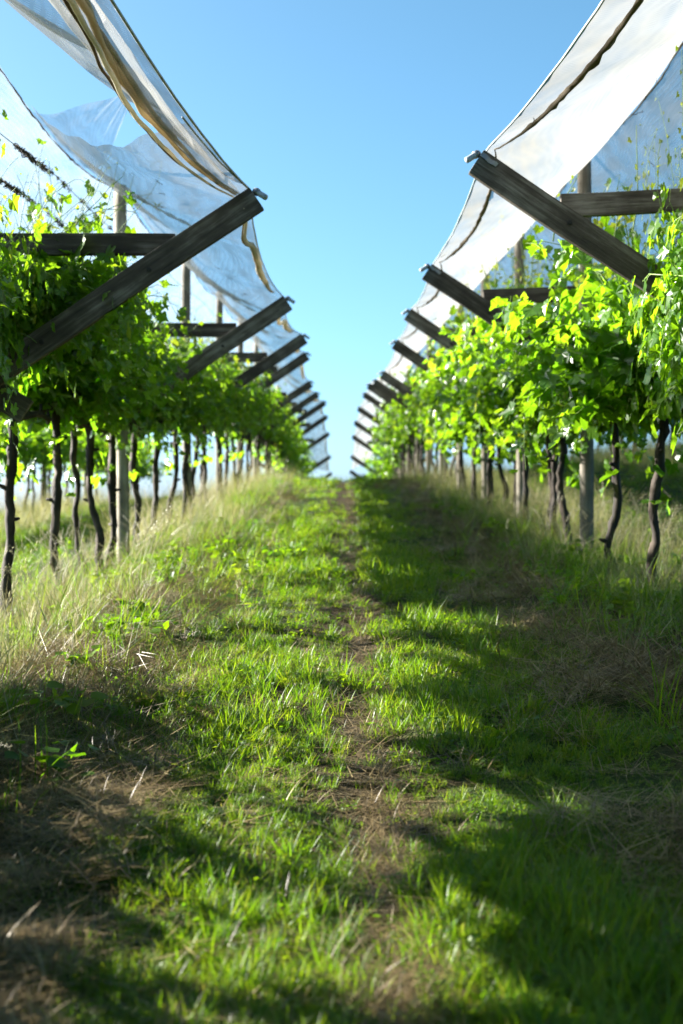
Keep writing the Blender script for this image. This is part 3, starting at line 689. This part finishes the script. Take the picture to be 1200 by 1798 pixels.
def seed_stalk(geo, gs, r, h, lean):
    """a tall stem that arches over, its end set with alternating spikelets"""
    az = r.uniform(0, 6.28); o = np.array([math.cos(az), math.sin(az), 0]); b = r.normal(size=3) * [.04, .04, 0]
    t = np.linspace(0, 1, 16); pts = b + h * (t[:, None] * [0, 0, 1.] + lean * (t[:, None]**2.4) * (o - [0, 0, .45])); pts += r.normal(size=3) * .02 * t[:, None]**2
    tube(geo, pts, np.linspace(.0012, .0006, 16), 3, r.uniform(.3, 1), 0, False)
    e = np.linspace(.70, 1, 15)
    for q, u in enumerate(e):
        p = np.array([np.interp(u, t, pts[:, c]) for c in range(3)]); d = np.array([np.interp(min(1, u + .02), t, pts[:, c]) - np.interp(u - .02, t, pts[:, c]) for c in range(3)]); d /= np.linalg.norm(d)
        s = np.cross(d, [o[1], -o[0], .2]); s /= np.linalg.norm(s); s *= 1 if q % 2 else -1; wv = np.cross(d, s); L = .021 * (1.2 - .5 * (q / 15))
        c = p + s * .003; v = [c, c + d * L * .5 + s * .003 + wv * .0017, c + d * L + s * .0035, c + d * L * .5 + s * .003 - wv * .0017, c + d * L * .5 + s * .005]
        gs.add(v, [[0, 1, 4], [1, 2, 4], [2, 3, 4], [3, 0, 4]], r.random())

def tuft_lib(name, builders, mat):
    c = bpy.data.collections.new(name)
    for i, bfn in enumerate(builders):
        g = Geo(); bfn(g, np.random.default_rng(700 + i))
        o = bpy.data.objects.new(f'{name}_tuft', g.mesh(name + '_tuft', mat)); c.objects.link(o)
    return c, len(builders)

def scatter(name, lib, pts, scale, label, cat, tilt=.15, idx=None):
    c, nv = lib; n = len(pts); r = np.random.default_rng(n)
    me = bpy.data.meshes.new(name); me.vertices.add(n); me.vertices.foreach_set('co', pts.astype(np.float32).ravel())
    rot = np.stack([r.normal(size=n) * tilt, r.normal(size=n) * tilt, r.uniform(0, 6.283, n)], -1)
    a = me.attributes.new('rot', 'FLOAT_VECTOR', 'POINT'); a.data.foreach_set('vector', rot.astype(np.float32).ravel())
    a = me.attributes.new('scl', 'FLOAT', 'POINT'); a.data.foreach_set('value', scale.astype(np.float32))
    a = me.attributes.new('idx', 'INT', 'POINT'); a.data.foreach_set('value', (r.integers(0, nv, n) if idx is None else idx).astype(np.int32))
    o = tag(link(name, me), label, cat, kind='stuff')
    ng = bpy.data.node_groups.new(name, 'GeometryNodeTree')
    ng.interface.new_socket('Geometry', in_out='INPUT', socket_type='NodeSocketGeometry'); ng.interface.new_socket('Geometry', in_out='OUTPUT', socket_type='NodeSocketGeometry')
    N, L = ng.nodes, ng.links; gi = N.new('NodeGroupInput'); go = N.new('NodeGroupOutput')
    iop = N.new('GeometryNodeInstanceOnPoints'); ci = N.new('GeometryNodeCollectionInfo'); ci.inputs['Collection'].default_value = c
    ci.inputs['Separate Children'].default_value = True; ci.inputs['Reset Children'].default_value = True
    def named(nm, ty):
        q = N.new('GeometryNodeInputNamedAttribute'); q.data_type = ty; q.inputs['Name'].default_value = nm
        return [s for s in q.outputs if s.enabled and s.name == 'Attribute'][0]
    L.new(gi.outputs[0], iop.inputs['Points']); L.new(ci.outputs[0], iop.inputs['Instance']); iop.inputs['Pick Instance'].default_value = True
    L.new(named('idx', 'INT'), iop.inputs['Instance Index']); L.new(named('scl', 'FLOAT'), iop.inputs['Scale'])
    e2r = N.new('FunctionNodeEulerToRotation'); L.new(named('rot', 'FLOAT_VECTOR'), e2r.inputs[0]); L.new(e2r.outputs[0], iop.inputs['Rotation'])
    L.new(iop.outputs[0], go.inputs[0])
    md = o.modifiers.new('tufts', 'NODES'); md.node_group = ng
    return o

def sample(n, y0, y1, xlo, xhi, dens, seed, power=1.6):
    """points with more of them near the camera, kept with the chance dens(x, y)"""
    r = np.random.default_rng(seed); u = r.random(n); e = 1 - power
    y = (y0**e + u * (y1**e - y0**e)) ** (1 / e); x = r.uniform(xlo, xhi, n)
    keep = (np.abs(x) < y * .27 + 1.2) & (r.random(n) < dens(x, y)); x, y = x[keep], y[keep]
    return np.stack([x, y, ground(x, y) - .004], -1), y, r

def fbm(x, y, seed):
    r = np.random.default_rng(seed); o = 0
    for k in range(6):
        f = 1.1 * 1.75**k; a = r.uniform(0, 6.28); o = o + np.sin(f*(x*math.cos(a) + y*math.sin(a)) + r.uniform(0, 6.28)) * np.sin(f*(x*math.sin(a + .7) - y*math.cos(a + .7)) + r.uniform(0, 6.28)) / 1.35**k
    return o
def bell(x, c, w): return np.exp(-((x - c) / w) ** 2)

lawn = tuft_lib('lawn_grass', [
    lambda g, r: blades(g, 26, .05, .07, .0046, .85, r),
    lambda g, r: (blades(g, 14, .045, .10, .0050, .6, r), blades(g, 12, .06, .05, .005, 1.2, r)),
    lambda g, r: blades(g, 30, .06, .05, .0040, .8, r),
    lambda g, r: (blades(g, 12, .05, .06, .004, .9, r), round_leaves(g, 16, .07, .045, .024, r)),
    lambda g, r: (blades(g, 14, .03, .13, .0062, .38, r), blades(g, 10, .05, .05, .004, .8, r))], M['grass'])
def d_lawn(x, y):
    track = bell(x, .085 + .03 * np.sin(.9 * y), .095 + .02 * np.sin(1.7 * y) + .003 * y)
    d = .95 * (1 - 1 / (1 + np.exp(-(np.abs(x - .05) - 1.0) / .10))) * (1 - .95 * track * np.clip(1.1 + .35 * fbm(x, y, 13), .6, 1)) + .05
    d = d * np.clip(.88 + .42 * fbm(x, y, 3), .4, 1.1)
    d = d * np.where(x < -.48, .7, 1)
    d = d * np.where(x < 0, np.clip(1 - (4.6 - y) * .5 * (x < -.62), .12, 1), np.clip(1 - 1.6 * (x - .85), .25, 1))
    d = np.where(np.abs(x) > 2.9, .75, d)
    return d
P_, y_, r_ = sample(125000, 1.75, 40, -8, 8, d_lawn, 21, 1.75)
tall_k = np.clip(.85 + .35 * fbm(P_[:, 0] * .8, P_[:, 1] * .8, 9) + .2 * bell(P_[:, 0], .42, .25) - .3 * np.clip((P_[:, 0] - .6) / .4, 0, 1), .4, 1.5)
scatter('lawn_grass', lawn, P_, tall_k * (.56 + .026 * y_) * r_.uniform(.75, 1.25, len(y_)), 'short bright green grass of the path between the vine rows', 'grass')

straw = tuft_lib('straw_litter', [
    lambda g, r: blades(g, 22, .09, .16, .0026, 1, r, 2, flat=True),
    lambda g, r: blades(g, 16, .08, .24, .0030, 1, r, 2, flat=True),
    lambda g, r: (blades(g, 18, .07, .12, .0024, 1, r, 2, flat=True), blades(g, 6, .05, .06, .003, 1.1, r))], M['straw'])
def d_straw(x, y): return np.clip(np.where(x < 0, .7, .95) * bell(np.abs(x), 1.2, .38) + .25 * (x < -.5) * (x > -1.1) + .5 * bell(x, .1, .07) + .06, 0, 1) * np.clip(.7 + .55 * fbm(x, y, 5), .05, 1)
P_, y_, r_ = sample(46000, 1.75, 34, -2.6, 2.6, d_straw, 31, 1.75); P_[:, 2] += r_.uniform(0, .02, len(P_)) + np.where(np.abs(P_[:, 0]) > .5, .05 * np.clip(fbm(P_[:, 0] * 2, P_[:, 1] * 2, 77), 0, 1), 0)
scatter('straw_litter', straw, P_, (.8 + .015 * y_) * r_.uniform(.6, 1.3, len(y_)), 'dry mown straw lying along the banks and the worn middle track', 'straw', np.where((np.abs(P_[:, 0]) > .5) & (y_ > 4.2), .36, .12))

tall = tuft_lib('tall_grass', [
    lambda g, r: blades(g, 34, .09, .42, .0042, .55, r, 5, 1.0),
    lambda g, r: blades(g, 28, .08, .55, .0040, .5, r, 5, 1.1),
    lambda g, r: blades(g, 30, .10, .30, .0038, .8, r, 4, .9),
    lambda g, r: blades(g, 22, .07, .62, .0034, .45, r, 6, 1.3, .8)], M['dry'])
def d_tall(x, y):
    ax = np.abs(x); L_ = np.where(x < 0, bell(x, -1.7, .52), 1.7 * bell(x, 2.2, .55) * np.clip((y - 5) / 3, .1, 1)) + np.where(ax > 3.2, bell(ax, 5.6, .85), 0)
    return np.clip(L_, 0, 1) * np.clip(.75 + .45 * fbm(x, y, 7), .1, 1)
P_, y_, r_ = sample(24000, 2.6, 42, -7, 7, d_tall, 41, 1.35)
q_ = np.column_stack([r_.uniform(-1.75, -1.08, 150), r_.uniform(2.3, 4.3, 150)]); P_ = np.concatenate([P_, np.column_stack([q_, ground(q_[:, 0], q_[:, 1])])]); y_ = np.concatenate([y_, np.full(150, 15.)])  # dense clump added mostly out of view, to cast shade at the near left
scatter('tall_grass', tall, P_, np.clip(.42 + .026 * y_, .4, 1.0) * np.where(np.abs(P_[:, 0]) > 1.4, 1, .75) * np.where((np.abs(P_[:, 0]) < 2.6) & (y_ < 12), np.where(P_[:, 0] > 0, .8, .66), 1) * r_.uniform(.55, 1.3, len(y_)), 'tall pale dry grass standing under the vines', 'grass', .2)
green = tuft_lib('bank_grass', [lambda g, r: blades(g, 24, .07, .22, .0046, .6, r, 4, 1.0, .35), lambda g, r: blades(g, 20, .06, .30, .0044, .55, r, 4, 1.1, .5),
                                lambda g, r: (round_leaves(g, 14, .12, .12, .05, r), blades(g, 8, .06, .2, .004, .6, r))], M['grass'])
def d_green(x, y): return np.where((x > 0) & (y < 6.5), .25, 1) * np.clip(.45 * bell(x, -1.3, .4) * (y > 4.6) + .5 * bell(np.abs(x), 1.75, .5) + .25 * bell(np.abs(x), 3.0, .5), 0, 1) * np.clip(.6 + .6 * fbm(x, y, 17), .03, 1)
P_, y_, r_ = sample(27000, 2.4, 36, -5, 5, d_green, 51, 1.45)
scatter('bank_grass', green, P_, r_.uniform(.6, 1.2, len(y_)), 'green weeds and longer grass on the banks under the vines', 'weeds', .2)

def stalks(g, r):
    for q in range(4): seed_stalk(g, g, r, r.uniform(.42, .72), r.uniform(.25, .6))
heads = tuft_lib('seed_grass', [stalks] * 5, M['seed'])
def d_seed(x, y): return np.clip(np.where(x < 0, bell(x, -1.75, .48), .8 * bell(x, 2.2, .5)), 0, 1) * np.clip(.7 + .5 * fbm(x, y, 27), .05, 1)
P_, y_, r_ = sample(3800, 2.4, 30, -4, 4, d_seed, 61, 1.4)
EX = np.array([(-1.1, 3.9), (-1.25, 4.4), (-1.2, 4.9), (-1.35, 5.3), (-1.3, 5.7)])
P_ = np.concatenate([P_, np.column_stack([EX, ground(EX[:, 0], EX[:, 1])])])
scatter('seed_grass', heads, P_, r_.uniform(.65, 1.1, len(P_)), 'arching ryegrass stems with pale seed heads under the vines', 'grass', .25)
